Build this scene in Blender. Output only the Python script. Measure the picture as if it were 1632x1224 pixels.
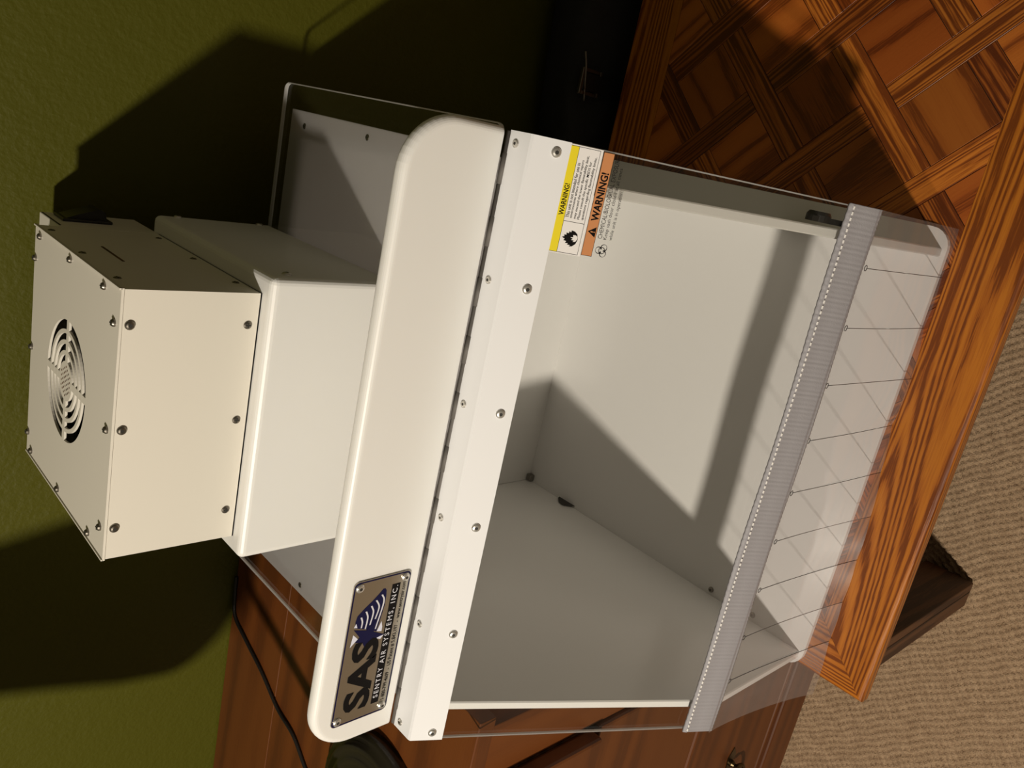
import bpy, bmesh, math, random
from mathutils import Vector, Matrix

random.seed(7)
for o in list(bpy.data.objects):
    bpy.data.objects.remove(o)
scene = bpy.context.scene
COL = scene.collection
ZO = 0.577                      # height of the measuring origin above the carpet

# ------------------------------------------------------------------ camera
cam_d = bpy.data.cameras.new('camera')
cam = bpy.data.objects.new('camera', cam_d)
COL.objects.link(cam)
cam_d.sensor_fit = 'HORIZONTAL'
cam_d.sensor_width = 36.0
cam_d.lens = 28.584
cam_d.clip_start = 0.02
cam.matrix_world = Matrix((
    (0.202885, 0.939594, 0.275682, 0.268641),
    (-0.664709, 0.338885, -0.665822, -0.560971),
    (-0.719027, -0.048163, 0.693312, 0.828634 + ZO),
    (0, 0, 0, 1)))
scene.camera = cam

# ------------------------------------------------------------------ light
scene.view_settings.view_transform = 'Standard'
scene.view_settings.look = 'None'
scene.view_settings.gamma = 1.0
scene.view_settings.use_curve_mapping = False
scene.view_settings.exposure = 0.0
world = bpy.data.worlds.new('world')
scene.world = world
world.use_nodes = True
bg = world.node_tree.nodes['Background']
bg.inputs[0].default_value = (1.0, 0.84, 0.56, 1)
bg.inputs[1].default_value = 0.09
ld = bpy.data.lights.new('ceiling_bulb', 'POINT')
ld.energy = 182
ld.color = (1.0, 0.90, 0.76)
ld.shadow_soft_size = 0.045
lo = bpy.data.objects.new('ceiling_bulb', ld)
lo.location = (-0.87, -1.45, 1.61 + ZO)
COL.objects.link(lo)

# ------------------------------------------------------------------ material helpers
def new_mat(name):
    m = bpy.data.materials.new(name)
    m.use_nodes = True
    nt = m.node_tree
    return m, nt, nt.nodes['Principled BSDF']

def nd(nt, typ, **kw):
    n = nt.nodes.new(typ)
    for k, v in kw.items():
        setattr(n, k, v)
    return n

def lk(nt, a, b):
    nt.links.new(a, b)

def math_n(nt, op, a, b=None):
    n = nd(nt, 'ShaderNodeMath', operation=op)
    for i, v in enumerate((a, b)):
        if v is None:
            continue
        if isinstance(v, (int, float)):
            n.inputs[i].default_value = v
        else:
            lk(nt, v, n.inputs[i])
    return n.outputs[0]

def plain(name, col, rough=0.5, metal=0.0, bump=0.0, bscale=300.0, spec=0.5, mottled=0.0, coat=0.0):
    m, nt, b = new_mat(name)
    b.inputs['Base Color'].default_value = (*col, 1)
    b.inputs['Roughness'].default_value = rough
    b.inputs['Metallic'].default_value = metal
    b.inputs['Specular IOR Level'].default_value = spec
    b.inputs['Coat Weight'].default_value = coat
    tc = nd(nt, 'ShaderNodeTexCoord')
    if bump or mottled:
        ns = nd(nt, 'ShaderNodeTexNoise')
        ns.inputs['Scale'].default_value = bscale
        ns.inputs['Detail'].default_value = 3
        lk(nt, tc.outputs['Object'], ns.inputs['Vector'])
        if bump:
            bp = nd(nt, 'ShaderNodeBump')
            bp.inputs['Strength'].default_value = bump
            bp.inputs['Distance'].default_value = 0.002
            lk(nt, ns.outputs['Fac'], bp.inputs['Height'])
            lk(nt, bp.outputs[0], b.inputs['Normal'])
        if mottled:
            mx = nd(nt, 'ShaderNodeMix', data_type='RGBA')
            mx.inputs['A'].default_value = (*[c * (1 - mottled) for c in col], 1)
            mx.inputs['B'].default_value = (*[min(1, c * (1 + mottled)) for c in col], 1)
            lk(nt, ns.outputs['Fac'], mx.inputs['Factor'])
            lk(nt, mx.outputs['Result'], b.inputs['Base Color'])
    return m

def clear(name, tint, rough=0.02, haze=0.0, haze_col=(0.8, 0.8, 0.82), through=0.5):
    """clear plastic sheet: light passes straight through, Fresnel reflection on top, optional milky haze"""
    m = bpy.data.materials.new(name)
    m.use_nodes = True
    nt = m.node_tree
    nt.nodes.clear()
    out = nd(nt, 'ShaderNodeOutputMaterial')
    tr = nd(nt, 'ShaderNodeBsdfTransparent')
    tr.inputs[0].default_value = (*tint, 1)
    gl = nd(nt, 'ShaderNodeBsdfGlossy')
    gl.inputs['Roughness'].default_value = rough
    lw_ = nd(nt, 'ShaderNodeLayerWeight')          # facing = 1 - |N.V|, same from both sides of the sheet
    lw_.inputs['Blend'].default_value = 0.5
    fac = math_n(nt, 'MULTIPLY_ADD', math_n(nt, 'POWER', lw_.outputs['Facing'], 5.0), 0.9)
    fac.node.inputs[2].default_value = 0.035
    mx = nd(nt, 'ShaderNodeMixShader')
    lk(nt, fac, mx.inputs[0])
    src = tr.outputs[0]
    if haze:
        df = nd(nt, 'ShaderNodeBsdfDiffuse')
        df.inputs[0].default_value = (*haze_col, 1)
        tl = nd(nt, 'ShaderNodeBsdfTranslucent')
        tl.inputs[0].default_value = (*haze_col, 1)
        ad = nd(nt, 'ShaderNodeMixShader')
        ad.inputs[0].default_value = through
        lk(nt, df.outputs[0], ad.inputs[1])
        lk(nt, tl.outputs[0], ad.inputs[2])
        hz = nd(nt, 'ShaderNodeMixShader')
        hz.inputs[0].default_value = haze
        lk(nt, tr.outputs[0], hz.inputs[1])
        lk(nt, ad.outputs[0], hz.inputs[2])
        src = hz.outputs[0]
    lk(nt, src, mx.inputs[1])
    lk(nt, gl.outputs[0], mx.inputs[2])
    lk(nt, mx.outputs[0], out.inputs[0])
    return m

def wood(name, dark, mid, light, sx=2.2, sy=20.0, rings=9.0, rough=0.35, coat=0.15, pores=0.5, vary=0.25, knee=0.42):
    """oak: contour lines of a noise field stretched along local X, fine pores, per-piece tint"""
    m, nt, b = new_mat(name)
    tc = nd(nt, 'ShaderNodeTexCoord')
    oi = nd(nt, 'ShaderNodeObjectInfo')
    rv = math_n(nt, 'MULTIPLY', oi.outputs['Random'], 41.0)
    cx = nd(nt, 'ShaderNodeCombineXYZ')
    for i in range(3):
        lk(nt, rv, cx.inputs[i])
    va = nd(nt, 'ShaderNodeVectorMath', operation='ADD')
    lk(nt, tc.outputs['Object'], va.inputs[0])
    lk(nt, cx.outputs[0], va.inputs[1])
    mp = nd(nt, 'ShaderNodeMapping')
    mp.inputs['Scale'].default_value = (sx, sy, sy)
    lk(nt, va.outputs[0], mp.inputs[0])
    n1 = nd(nt, 'ShaderNodeTexNoise')
    n1.inputs['Scale'].default_value = 1.0
    n1.inputs['Detail'].default_value = 1.5
    n1.inputs['Roughness'].default_value = 0.4
    lk(nt, mp.outputs[0], n1.inputs['Vector'])
    ph = math_n(nt, 'MULTIPLY', n1.outputs['Fac'], rings * 6.283)
    sn = math_n(nt, 'SINE', ph)
    s01 = math_n(nt, 'MULTIPLY_ADD', sn, 0.5)
    s01.node.inputs[2].default_value = 0.5
    # pores: short dark streaks along the grain
    mp2 = nd(nt, 'ShaderNodeMapping')
    mp2.inputs['Scale'].default_value = (28, 620, 620)
    lk(nt, va.outputs[0], mp2.inputs[0])
    n2 = nd(nt, 'ShaderNodeTexNoise')
    n2.inputs['Scale'].default_value = 1.0
    n2.inputs['Detail'].default_value = 2.0
    lk(nt, mp2.outputs[0], n2.inputs['Vector'])
    pr = nd(nt, 'ShaderNodeMapRange')
    pr.inputs['From Min'].default_value = 0.35
    pr.inputs['From Max'].default_value = 0.62
    pr.inputs['To Min'].default_value = -pores
    pr.inputs['To Max'].default_value = 0.12
    lk(nt, n2.outputs['Fac'], pr.inputs['Value'])
    sm = math_n(nt, 'ADD', s01, pr.outputs[0])
    cr = nd(nt, 'ShaderNodeValToRGB')
    e = cr.color_ramp.elements
    e[0].position = 0.02
    e[0].color = (*dark, 1)
    e[1].position = 0.95
    e[1].color = (*light, 1)
    k = e.new(knee)
    k.color = (*mid, 1)
    lk(nt, sm, cr.inputs[0])
    # broad tone change inside a board and between boards
    mp3 = nd(nt, 'ShaderNodeMapping')
    mp3.inputs['Scale'].default_value = (3, 9, 9)
    lk(nt, va.outputs[0], mp3.inputs[0])
    n3 = nd(nt, 'ShaderNodeTexNoise')
    n3.inputs['Scale'].default_value = 1.0
    lk(nt, mp3.outputs[0], n3.inputs['Vector'])
    tone = math_n(nt, 'ADD', math_n(nt, 'MULTIPLY', n3.outputs['Fac'], 0.35),
                  math_n(nt, 'MULTIPLY', oi.outputs['Random'], vary * 2))
    tone = math_n(nt, 'ADD', tone, 0.82 - vary)
    mu = nd(nt, 'ShaderNodeMix', data_type='RGBA', blend_type='MULTIPLY')
    mu.inputs['Factor'].default_value = 1.0
    lk(nt, cr.outputs[0], mu.inputs['A'])
    lk(nt, tone, mu.inputs['B'])
    # some boards are redder heartwood
    hue = math_n(nt, 'FRACT', math_n(nt, 'MULTIPLY', oi.outputs['Random'], 7.31))
    rd = nd(nt, 'ShaderNodeMix', data_type='RGBA', blend_type='MULTIPLY')
    lk(nt, math_n(nt, 'MULTIPLY', hue, min(1.0, vary * 3.2)), rd.inputs['Factor'])
    lk(nt, mu.outputs['Result'], rd.inputs['A'])
    rd.inputs['B'].default_value = (0.72, 0.55, 0.6, 1)
    lk(nt, rd.outputs['Result'], b.inputs['Base Color'])
    b.inputs['Roughness'].default_value = rough
    b.inputs['Coat Weight'].default_value = coat
    b.inputs['Coat Roughness'].default_value = 0.2
    bp = nd(nt, 'ShaderNodeBump')
    bp.inputs['Strength'].default_value = 0.15
    bp.inputs['Distance'].default_value = 0.0006
    lk(nt, sm, bp.inputs['Height'])
    lk(nt, bp.outputs[0], b.inputs['Normal'])
    return m

def sss(m, w, scale):
    b = m.node_tree.nodes['Principled BSDF']
    b.inputs['Subsurface Weight'].default_value = w
    b.inputs['Subsurface Scale'].default_value = scale
    b.inputs['Subsurface Radius'].default_value = (1.0, 0.95, 0.85)

M = {}
M['pvc'] = plain('white_pvc', (0.78, 0.775, 0.75), 0.42)
sss(M['pvc'], 0.35, 0.006)
M['metal_white'] = plain('white_powder_coat', (0.715, 0.68, 0.60), 0.45, bump=0.04, bscale=1500)
M['panel'] = plain('white_polypropylene', (0.845, 0.84, 0.825), 0.22, bump=0.03, bscale=40)
M['side_panel'] = clear('translucent_polypropylene', (0.9, 0.9, 0.9), rough=0.15, haze=0.975, haze_col=(0.88, 0.87, 0.84), through=0.48)
M['top_panel'] = clear('frosted_top_panel', (0.85, 0.85, 0.86), rough=0.2, haze=0.80, haze_col=(0.74, 0.73, 0.74), through=0.62)
M['strip'] = plain('white_angle_strip', (0.79, 0.80, 0.82), 0.4)
M['acrylic'] = clear('clear_acrylic', (0.98, 0.98, 0.975))
M['acrylic_edge'] = clear('acrylic_edge', (0.6, 0.6, 0.6), haze=0.8, haze_col=(0.9, 0.9, 0.9))
M['vinyl'] = clear('clear_vinyl', (0.93, 0.92, 0.93), rough=0.06, haze=0.17, haze_col=(0.72, 0.70, 0.72))
M['vinyl_edge'] = plain('vinyl_cut_edge', (0.05, 0.045, 0.045), 0.3)
M['band'] = plain('grey_webbing', (0.30, 0.29, 0.31), 0.6, bump=0.2, bscale=900)
M['stitch'] = plain('pale_stitch', (0.85, 0.83, 0.80), 0.6)
M['steel'] = plain('screw_steel', (0.62, 0.60, 0.56), 0.3, metal=0.75)
M['gun'] = plain('dark_zinc_screw', (0.22, 0.20, 0.17), 0.35, metal=1.0)
M['socket'] = plain('screw_recess', (0.02, 0.018, 0.015), 0.6)
M['hinge'] = plain('hinge_metal', (0.13, 0.12, 0.11), 0.7, metal=0.3)
M['plate'] = plain('brushed_plate', (0.40, 0.375, 0.32), 0.30, metal=0.9, bump=0.05, bscale=900)
M['navy'] = plain('navy_ink', (0.007, 0.007, 0.042), 0.5, spec=0.15)
M['ink'] = plain('black_ink', (0.006, 0.005, 0.005), 0.6, spec=0.1)
M['silver_ink'] = plain('silver_ink', (0.62, 0.62, 0.68), 0.4)
M['pale_ink'] = plain('pale_blue_ink', (0.66, 0.68, 0.80), 0.4)
M['yellow'] = plain('yellow_ink', (0.80, 0.66, 0.015), 0.5)
M['paper'] = plain('label_paper', (0.80, 0.78, 0.77), 0.5)
M['orange'] = plain('orange_ink', (0.56, 0.235, 0.09), 0.5)
M['black_plastic'] = plain('black_plastic', (0.012, 0.011, 0.010), 0.35)
M['cavity'] = plain('fan_cavity', (0.012, 0.010, 0.008), 0.7)
M['cord'] = plain('cord_rubber', (0.010, 0.008, 0.007), 0.45)
M['fabric_black'] = plain('black_nylon', (0.010, 0.010, 0.009), 0.85, bump=0.4, bscale=700)
M['lamp_black'] = plain('lamp_bronze', (0.014, 0.011, 0.009), 0.3, coat=0.4)
M['shade'] = plain('lamp_shade_cloth', (0.16, 0.11, 0.06), 0.8, bump=0.3, bscale=500)
M['oak_rail'] = wood('oak_rail', (0.16, 0.038, 0.003), (0.34, 0.098, 0.008), (0.45, 0.150, 0.012), sx=0.75, sy=13, rings=30, vary=0.05, pores=0.40, knee=0.33)
M['oak_lath'] = wood('oak_lath', (0.13, 0.030, 0.005), (0.30, 0.085, 0.011), (0.43, 0.140, 0.018), sx=0.35, sy=36, rings=15, vary=0.30, pores=0.55)
M['oak_square'] = wood('oak_square', (0.17, 0.040, 0.006), (0.33, 0.090, 0.012), (0.39, 0.116, 0.016), sx=0.8, sy=9, rings=8, vary=0.28, pores=0.2, knee=0.25)
M['oak_dark'] = wood('oak_base', (0.04, 0.014, 0.005), (0.085, 0.034, 0.013), (0.115, 0.048, 0.018), sx=1.0, sy=20, rings=6, vary=0.08, rough=0.6, coat=0.0)  # shade under the table is put into this darker oak
M['joint'] = plain('joint_glue', (0.03, 0.012, 0.004), 0.7)
M['pine'] = wood('chest_wood', (0.085, 0.023, 0.0032), (0.114, 0.031, 0.0042), (0.130, 0.037, 0.0052), sx=0.6, sy=12, rings=5, vary=0.08, pores=0.2, rough=0.5, coat=0.03)
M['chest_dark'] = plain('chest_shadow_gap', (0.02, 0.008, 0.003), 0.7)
M['brass'] = plain('aged_brass', (0.10, 0.075, 0.04), 0.35, metal=1.0)

# green painted wall with roller stipple
m, nt, b = new_mat('olive_wall_paint')
tc = nd(nt, 'ShaderNodeTexCoord')
n1 = nd(nt, 'ShaderNodeTexNoise'); n1.inputs['Scale'].default_value = 170; n1.inputs['Detail'].default_value = 4
n2 = nd(nt, 'ShaderNodeTexNoise'); n2.inputs['Scale'].default_value = 55; n2.inputs['Detail'].default_value = 3
lk(nt, tc.outputs['Object'], n1.inputs['Vector']); lk(nt, tc.outputs['Object'], n2.inputs['Vector'])
hh = math_n(nt, 'ADD', n1.outputs['Fac'], n2.outputs['Fac'])
bp = nd(nt, 'ShaderNodeBump'); bp.inputs['Strength'].default_value = 0.35; bp.inputs['Distance'].default_value = 0.003
lk(nt, hh, bp.inputs['Height']); lk(nt, bp.outputs[0], b.inputs['Normal'])
b.inputs['Base Color'].default_value = (0.069, 0.068, 0.0050, 1)
b.inputs['Roughness'].default_value = 0.5
b.inputs['Specular IOR Level'].default_value = 0.2
M['wall'] = m

# carpet wool
m, nt, b = new_mat('berber_wool')
tc = nd(nt, 'ShaderNodeTexCoord')
n1 = nd(nt, 'ShaderNodeTexNoise'); n1.inputs['Scale'].default_value = 420; n1.inputs['Detail'].default_value = 4
n2 = nd(nt, 'ShaderNodeTexNoise'); n2.inputs['Scale'].default_value = 60
lk(nt, tc.outputs['Object'], n1.inputs['Vector']); lk(nt, tc.outputs['Object'], n2.inputs['Vector'])
cr = nd(nt, 'ShaderNodeValToRGB')
cr.color_ramp.elements[0].position = 0.3; cr.color_ramp.elements[0].color = (0.26, 0.17, 0.10, 1)
cr.color_ramp.elements[1].position = 0.7; cr.color_ramp.elements[1].color = (0.51, 0.365, 0.235, 1)
lk(nt, math_n(nt, 'ADD', math_n(nt, 'MULTIPLY', n1.outputs['Fac'], 0.6), math_n(nt, 'MULTIPLY', n2.outputs['Fac'], 0.4)), cr.inputs[0])
lk(nt, cr.outputs[0], b.inputs['Base Color'])
b.inputs['Roughness'].default_value = 1.0
b.inputs['Specular IOR Level'].default_value = 0.05
bp = nd(nt, 'ShaderNodeBump'); bp.inputs['Strength'].default_value = 0.9; bp.inputs['Distance'].default_value = 0.003
lk(nt, n1.outputs['Fac'], bp.inputs['Height']); lk(nt, bp.outputs[0], b.inputs['Normal'])
M['carpet'] = m

# ------------------------------------------------------------------ mesh helpers
class Root:
    """a thing: Empty at its base; parts are given in measuring coordinates"""
    def __init__(self, name, base, label, cat, group=None):
        e = bpy.data.objects.new(name, None)
        e.empty_display_size = 0.05
        e.location = (base[0], base[1], base[2] + ZO)
        e['label'] = label
        e['category'] = cat
        if group:
            e['group'] = group
        COL.objects.link(e)
        self.o = e
        self.b = Vector(base)

def finish(bm, name, mats, root, parent=None, smooth=False, own_origin=None, rot=None):
    """link bm (measuring coordinates) as a part of root; own_origin/rot: bm is local to that frame"""
    me = bpy.data.meshes.new(name)
    bmesh.ops.recalc_face_normals(bm, faces=bm.faces[:])
    if own_origin is None:
        bmesh.ops.translate(bm, verts=bm.verts[:], vec=-root.b)
    bm.to_mesh(me)
    bm.free()
    for mm in (mats if isinstance(mats, (list, tuple)) else [mats]):
        me.materials.append(mm)
    if smooth:
        for p in me.polygons:
            p.use_smooth = True
    ob = bpy.data.objects.new(name, me)
    COL.objects.link(ob)
    ob.parent = parent or root.o
    if own_origin is not None:
        ob.location = Vector(own_origin) - root.b
        if rot is not None:
            ob.rotation_euler = rot
    return ob

def BM():
    return bmesh.new()

def box(bm, x0, x1, y0, y1, z0, z1, mi=0, bev=0.0, seg=2):
    vs = [bm.verts.new((x, y, z)) for z in (z0, z1) for y in (y0, y1) for x in (x0, x1)]
    fs = [bm.faces.new([vs[i] for i in q]) for q in ((0, 2, 3, 1), (4, 5, 7, 6), (0, 1, 5, 4), (2, 6, 7, 3), (0, 4, 6, 2), (1, 3, 7, 5))]
    for f in fs:
        f.material_index = mi
    if bev:
        es = list({e for f in fs for e in f.edges})
        r = bmesh.ops.bevel(bm, geom=es, offset=bev, segments=seg, affect='EDGES', profile=0.5)
        for f in r['faces']:
            f.material_index = mi
    return vs

def extrude_poly(bm, pts, vec, mi=0):
    """closed prism: 3D polygon pts swept by vec"""
    v = Vector(vec)
    a = [bm.verts.new(p) for p in pts]
    c = [bm.verts.new(Vector(p) + v) for p in pts]
    n = len(pts)
    fs = [bm.faces.new(a), bm.faces.new(c[::-1])]
    for i in range(n):
        fs.append(bm.faces.new((a[i], a[(i + 1) % n], c[(i + 1) % n], c[i])))
    for f in fs:
        f.material_index = mi
    return fs

def rrect(x0, x1, y0, y1, r, seg=6, corners=(1, 1, 1, 1)):
    """rounded rectangle, corners order: (x0,y0),(x1,y0),(x1,y1),(x0,y1)"""
    pts = []
    cs = [(x0, y0, 1, 1, 180), (x1, y0, -1, 1, 270), (x1, y1, -1, -1, 0), (x0, y1, 1, -1, 90)]
    for i, (x, y, sx, sy, a0) in enumerate(cs):
        if corners[i]:
            for k in range(seg + 1):
                a = math.radians(a0 + 90 * k / seg)
                pts.append((x + sx * r + r * math.cos(a), y + sy * r + r * math.sin(a)))
        else:
            pts.append((x, y))
    return pts

def lathe(bm, prof, c=(0, 0, 0), n=24, mi=0, axis='Z', cap=True):
    rings = []
    for r, h in prof:
        ring = []
        for k in range(n):
            a = 2 * math.pi * k / n
            x, y = r * math.cos(a), r * math.sin(a)
            p = {'Z': (x, y, h), 'Y': (x, h, y), 'X': (h, x, y)}[axis]
            ring.append(bm.verts.new((p[0] + c[0], p[1] + c[1], p[2] + c[2])))
        rings.append(ring)
    for a, b2 in zip(rings, rings[1:]):
        for k in range(n):
            f = bm.faces.new((a[k], a[(k + 1) % n], b2[(k + 1) % n], b2[k]))
            f.material_index = mi
    if cap:
        for ring in (rings[0], rings[-1]):
            f = bm.faces.new(ring)
            f.material_index = mi

def tube(bm, pts, r, n=8, mi=0):
    pts = [Vector(p) for p in pts]
    rings = []
    up = Vector((0, 0, 1))
    for i, p in enumerate(pts):
        t = (pts[min(i + 1, len(pts) - 1)] - pts[max(i - 1, 0)]).normalized()
        s = t.cross(up)
        if s.length < 1e-4:
            s = Vector((1, 0, 0))
        s.normalize()
        u = s.cross(t)
        rings.append([bm.verts.new(p + (s * math.cos(2 * math.pi * k / n) + u * math.sin(2 * math.pi * k / n)) * r) for k in range(n)])
    for a, b2 in zip(rings, rings[1:]):
        for k in range(n):
            f = bm.faces.new((a[k], a[(k + 1) % n], b2[(k + 1) % n], b2[k]))
            f.material_index = mi
            f.smooth = True
    bm.faces.new(rings[0]); bm.faces.new(rings[-1])

def spline(pts, n=8):
    """Catmull-Rom through pts"""
    P = [Vector(p) for p in pts]
    P = [P[0] * 2 - P[1]] + P + [P[-1] * 2 - P[-2]]
    out = []
    for i in range(1, len(P) - 2):
        for k in range(n):
            t = k / n
            a, b2, c, d = P[i - 1], P[i], P[i + 1], P[i + 2]
            out.append(0.5 * ((2 * b2) + (c - a) * t + (2 * a - 5 * b2 + 4 * c - d) * t * t + (3 * b2 - a - 3 * c + d) * t ** 3))
    out.append(P[-2])
    return out

class Frame:
    """flat drawing frame: point = o + ex*a + ey*b + n*h"""
    def __init__(self, o, ex, ey):
        self.o, self.ex, self.ey = Vector(o), Vector(ex).normalized(), Vector(ey).normalized()
        self.n = self.ex.cross(self.ey)
    def p(self, a, b, h=0.0):
        return self.o + self.ex * a + self.ey * b + self.n * h

def flat(fr, polys, h, th, name, mat, root, parent):
    bm = BM()
    for pts in polys:
        extrude_poly(bm, [fr.p(a, b, h) for a, b in pts], -fr.n * th)
    bm.normal_update()
    bmesh.ops.triangulate(bm, faces=[f for f in bm.faces if len(f.verts) > 4], ngon_method='EAR_CLIP')
    return finish(bm, name, mat, root, parent)

def text_part(fr, s, a0, a1, b0, b1, h, name, mat, root, parent, bold=0.0, spacing=1.0, shear=0.0):
    cu = bpy.data.curves.new('lettering', 'FONT')
    cu.body = s
    cu.size = 1.0
    cu.offset = bold
    cu.space_character = spacing
    cu.shear = shear
    cu.resolution_u = 3
    to = bpy.data.objects.new('lettering', cu)
    COL.objects.link(to)
    dg = bpy.context.evaluated_depsgraph_get()
    me = bpy.data.meshes.new_from_object(to.evaluated_get(dg))
    bpy.data.objects.remove(to)
    me.name = name
    xs = [v.co.x for v in me.vertices]; ys = [v.co.y for v in me.vertices]
    x0, x1, y0, y1 = min(xs), max(xs), min(ys), max(ys)
    for v in me.vertices:
        a = a0 + (v.co.x - x0) / (x1 - x0) * (a1 - a0)
        c = b0 + (v.co.y - y0) / (y1 - y0) * (b1 - b0)
        v.co = fr.p(a, c, h) - root.b
    me.materials.clear()
    me.materials.append(mat)
    ob = bpy.data.objects.new(name, me)
    COL.objects.link(ob)
    ob.parent = parent
    return ob

# shared screws: dome head with socket, axis +Z
def screw_mesh(name, r, mat, hgt=0.0022, cross=False):
    bm = BM()
    lathe(bm, [(r, 0), (r * 0.97, hgt * 0.45), (r * 0.75, hgt * 0.85), (r * 0.45, hgt), (r * 0.40, hgt)], n=16)
    if cross:
        for (a, c) in ((0.62, 0.14), (0.14, 0.62)):
            box(bm, -r * a, r * a, -r * c, r * c, hgt * 0.9, hgt * 1.06, 1)
    else:
        lathe(bm, [(r * 0.40, hgt * 1.02), (r * 0.38, hgt * 1.03)], n=6, mi=1)
    bmesh.ops.recalc_face_normals(bm, faces=bm.faces[:])
    me = bpy.data.meshes.new(name)
    bm.to_mesh(me); bm.free()
    me.materials.append(mat); me.materials.append(M['socket'])
    return me

SC = {'steel': screw_mesh('screw', 0.0042, M['steel']),
      'gun': screw_mesh('screw', 0.0036, M['gun'], 0.0018, True),
      'gun_big': screw_mesh('screw', 0.0039, M['gun'], 0.0024, False),
      'rivet': screw_mesh('screw', 0.0034, M['steel'], 0.0014),
      'lid': screw_mesh('screw', 0.0032, M['gun'], 0.0030, True)}

def put_screw(kind, p, n, root, parent):
    o = bpy.data.objects.new('screw', SC[kind])
    o.rotation_euler = Vector(n).to_track_quat('Z', 'Y').to_euler()
    o.location = Vector(p) - root.b
    COL.objects.link(o)
    o.parent = parent
    return o

def single(name, bm, mats, label=None, cat=None, kind=None, group=None, smooth=False):
    me = bpy.data.meshes.new(name)
    bmesh.ops.recalc_face_normals(bm, faces=bm.faces[:])
    bmesh.ops.translate(bm, verts=bm.verts[:], vec=(0, 0, ZO))
    bm.to_mesh(me); bm.free()
    for mm in (mats if isinstance(mats, (list, tuple)) else [mats]):
        me.materials.append(mm)
    if smooth:
        for p in me.polygons:
            p.use_smooth = True
    o = bpy.data.objects.new(name, me)
    COL.objects.link(o)
    if label: o['label'] = label
    if cat: o['category'] = cat
    if kind: o['kind'] = kind
    if group: o['group'] = group
    return o

# ------------------------------------------------------------------ setting
YW = 0.395
bm = BM(); box(bm, -2.2, 2.4, YW, YW + 0.12, -0.577, 1.75)
single('wall_back', bm, M['wall'], kind='structure')
bm = BM(); box(bm, -2.2, 2.4, -2.6, YW, -0.66, -0.5815)
single('floor', bm, M['carpet'], kind='structure')

# carpet loops: rows of nubs running diagonally
def carpet():
    x0, x1, y0, y1, st = -1.05, 0.65, -0.85, 0.05, 0.0026
    nx, ny = int((x1 - x0) / st), int((y1 - y0) / st)
    rd = Vector((0.099, -0.1135)).normalized()      # along the rows
    rp = Vector((-rd.y, rd.x))
    pitch, nub = 0.0104, 0.0095
    rnd = random.Random(3)
    ph = [rnd.random() * 6.28 for _ in range(400)]
    verts, faces = [], []
    for j in range(ny + 1):
        y = y0 + j * st
        for i in range(nx + 1):
            x = x0 + i * st
            s = x * rd.x + y * rd.y
            t = x * rp.x + y * rp.y + 0.0012 * math.sin(s * 95 + 2.0 * math.sin(x * 21)) + 0.002 * math.sin(s * 31 + y * 17)
            row = math.floor(t / pitch)
            ft = t / pitch - row
            a = math.sin(math.pi * ft) ** 0.6
            q = s / nub * 6.283 + ph[int(row) % 400] + (ft - 0.5) * 3.4 + 0.9 * math.sin(s * 60 + ph[int(row) % 400])
            bnub = 0.5 + 0.5 * math.cos(q)
            h = a * (0.3 + 0.7 * bnub)
            verts.append((x, y, -0.582 + 0.0075 * h + rnd.random() * 0.0008))
    w = nx + 1
    for j in range(ny):
        for i in range(nx):
            k = j * w + i
            faces.append((k, k + 1, k + w + 1, k + w))
    me = bpy.data.meshes.new('carpet')
    me.from_pydata([(a, b2, c + ZO) for a, b2, c in verts], [], faces)
    me.materials.append(M['carpet'])
    for p in me.polygons:
        p.use_smooth = True
    o = bpy.data.objects.new('carpet', me)
    COL.objects.link(o)
    o['label'] = 'beige looped berber carpet covering the floor around the table'
    o['category'] = 'carpet'
    o['kind'] = 'stuff'
carpet()

# ------------------------------------------------------------------ end table with parquet top
ZT = -0.12
TX0, TX1, TY0, TY1 = -0.270, 0.700, -0.322, 0.262
IX0, IX1, IY0, IY1 = -0.198, 0.628, -0.250, 0.188
tab = Root('end_table', (0.215, -0.03, -0.577), 'oak end table with diagonal woven parquet top under the fume hood', 'table')

def rail(name, pts2, centre, ang):
    bm = BM()
    th = 0.024
    pts = [(x - centre[0], y - centre[1]) for x, y in pts2]
    ca, sa = math.cos(-ang), math.sin(-ang)
    loc = [(x * ca - y * sa, x * sa + y * ca) for x, y in pts]
    extrude_poly(bm, [(x, y, -th) for x, y in loc], (0, 0, th))
    bmesh.ops.recalc_face_normals(bm, faces=bm.faces[:])
    # bevel the outer top and bottom edge (local outer side is -Y)
    ymin = min(y for x, y in loc)
    es = [e for e in bm.edges if all(abs(v.co.y - ymin) < 1e-5 for v in e.verts) and abs(e.verts[0].co.z - e.verts[1].co.z) < 1e-6]
    bmesh.ops.bevel(bm, geom=es, offset=0.005, segments=4, affect='EDGES', profile=0.5)
    return finish(bm, name, M['oak_rail'], tab, own_origin=(centre[0], centre[1], ZT), rot=(0, 0, ang))
g = 0.0003
rail('front_rail', [(TX0, TY0), (TX1, TY0), (IX1, IY0 - g), (IX0, IY0 - g)], (0.215, -0.286), 0)
rail('back_rail', [(TX1, TY1), (TX0, TY1), (IX0, IY1 + g), (IX1, IY1 + g)], (0.215, 0.225), math.pi)
rail('side_rail', [(TX0, TY1), (TX0, TY0), (IX0 - g, IY0), (IX0 - g, IY1)], (-0.234, -0.03), -math.pi / 2)
rail('side_rail', [(TX1, TY0), (TX1, TY1), (IX1 + g, IY1), (IX1 + g, IY0)], (0.664, -0.03), math.pi / 2)
bm = BM(); box(bm, IX0 - 0.02, IX1 + 0.02, IY0 - 0.02, IY1 + 0.02, ZT - 0.022, ZT - 0.0030)
finish(bm, 'parquet_bed', M['joint'], tab)

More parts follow.
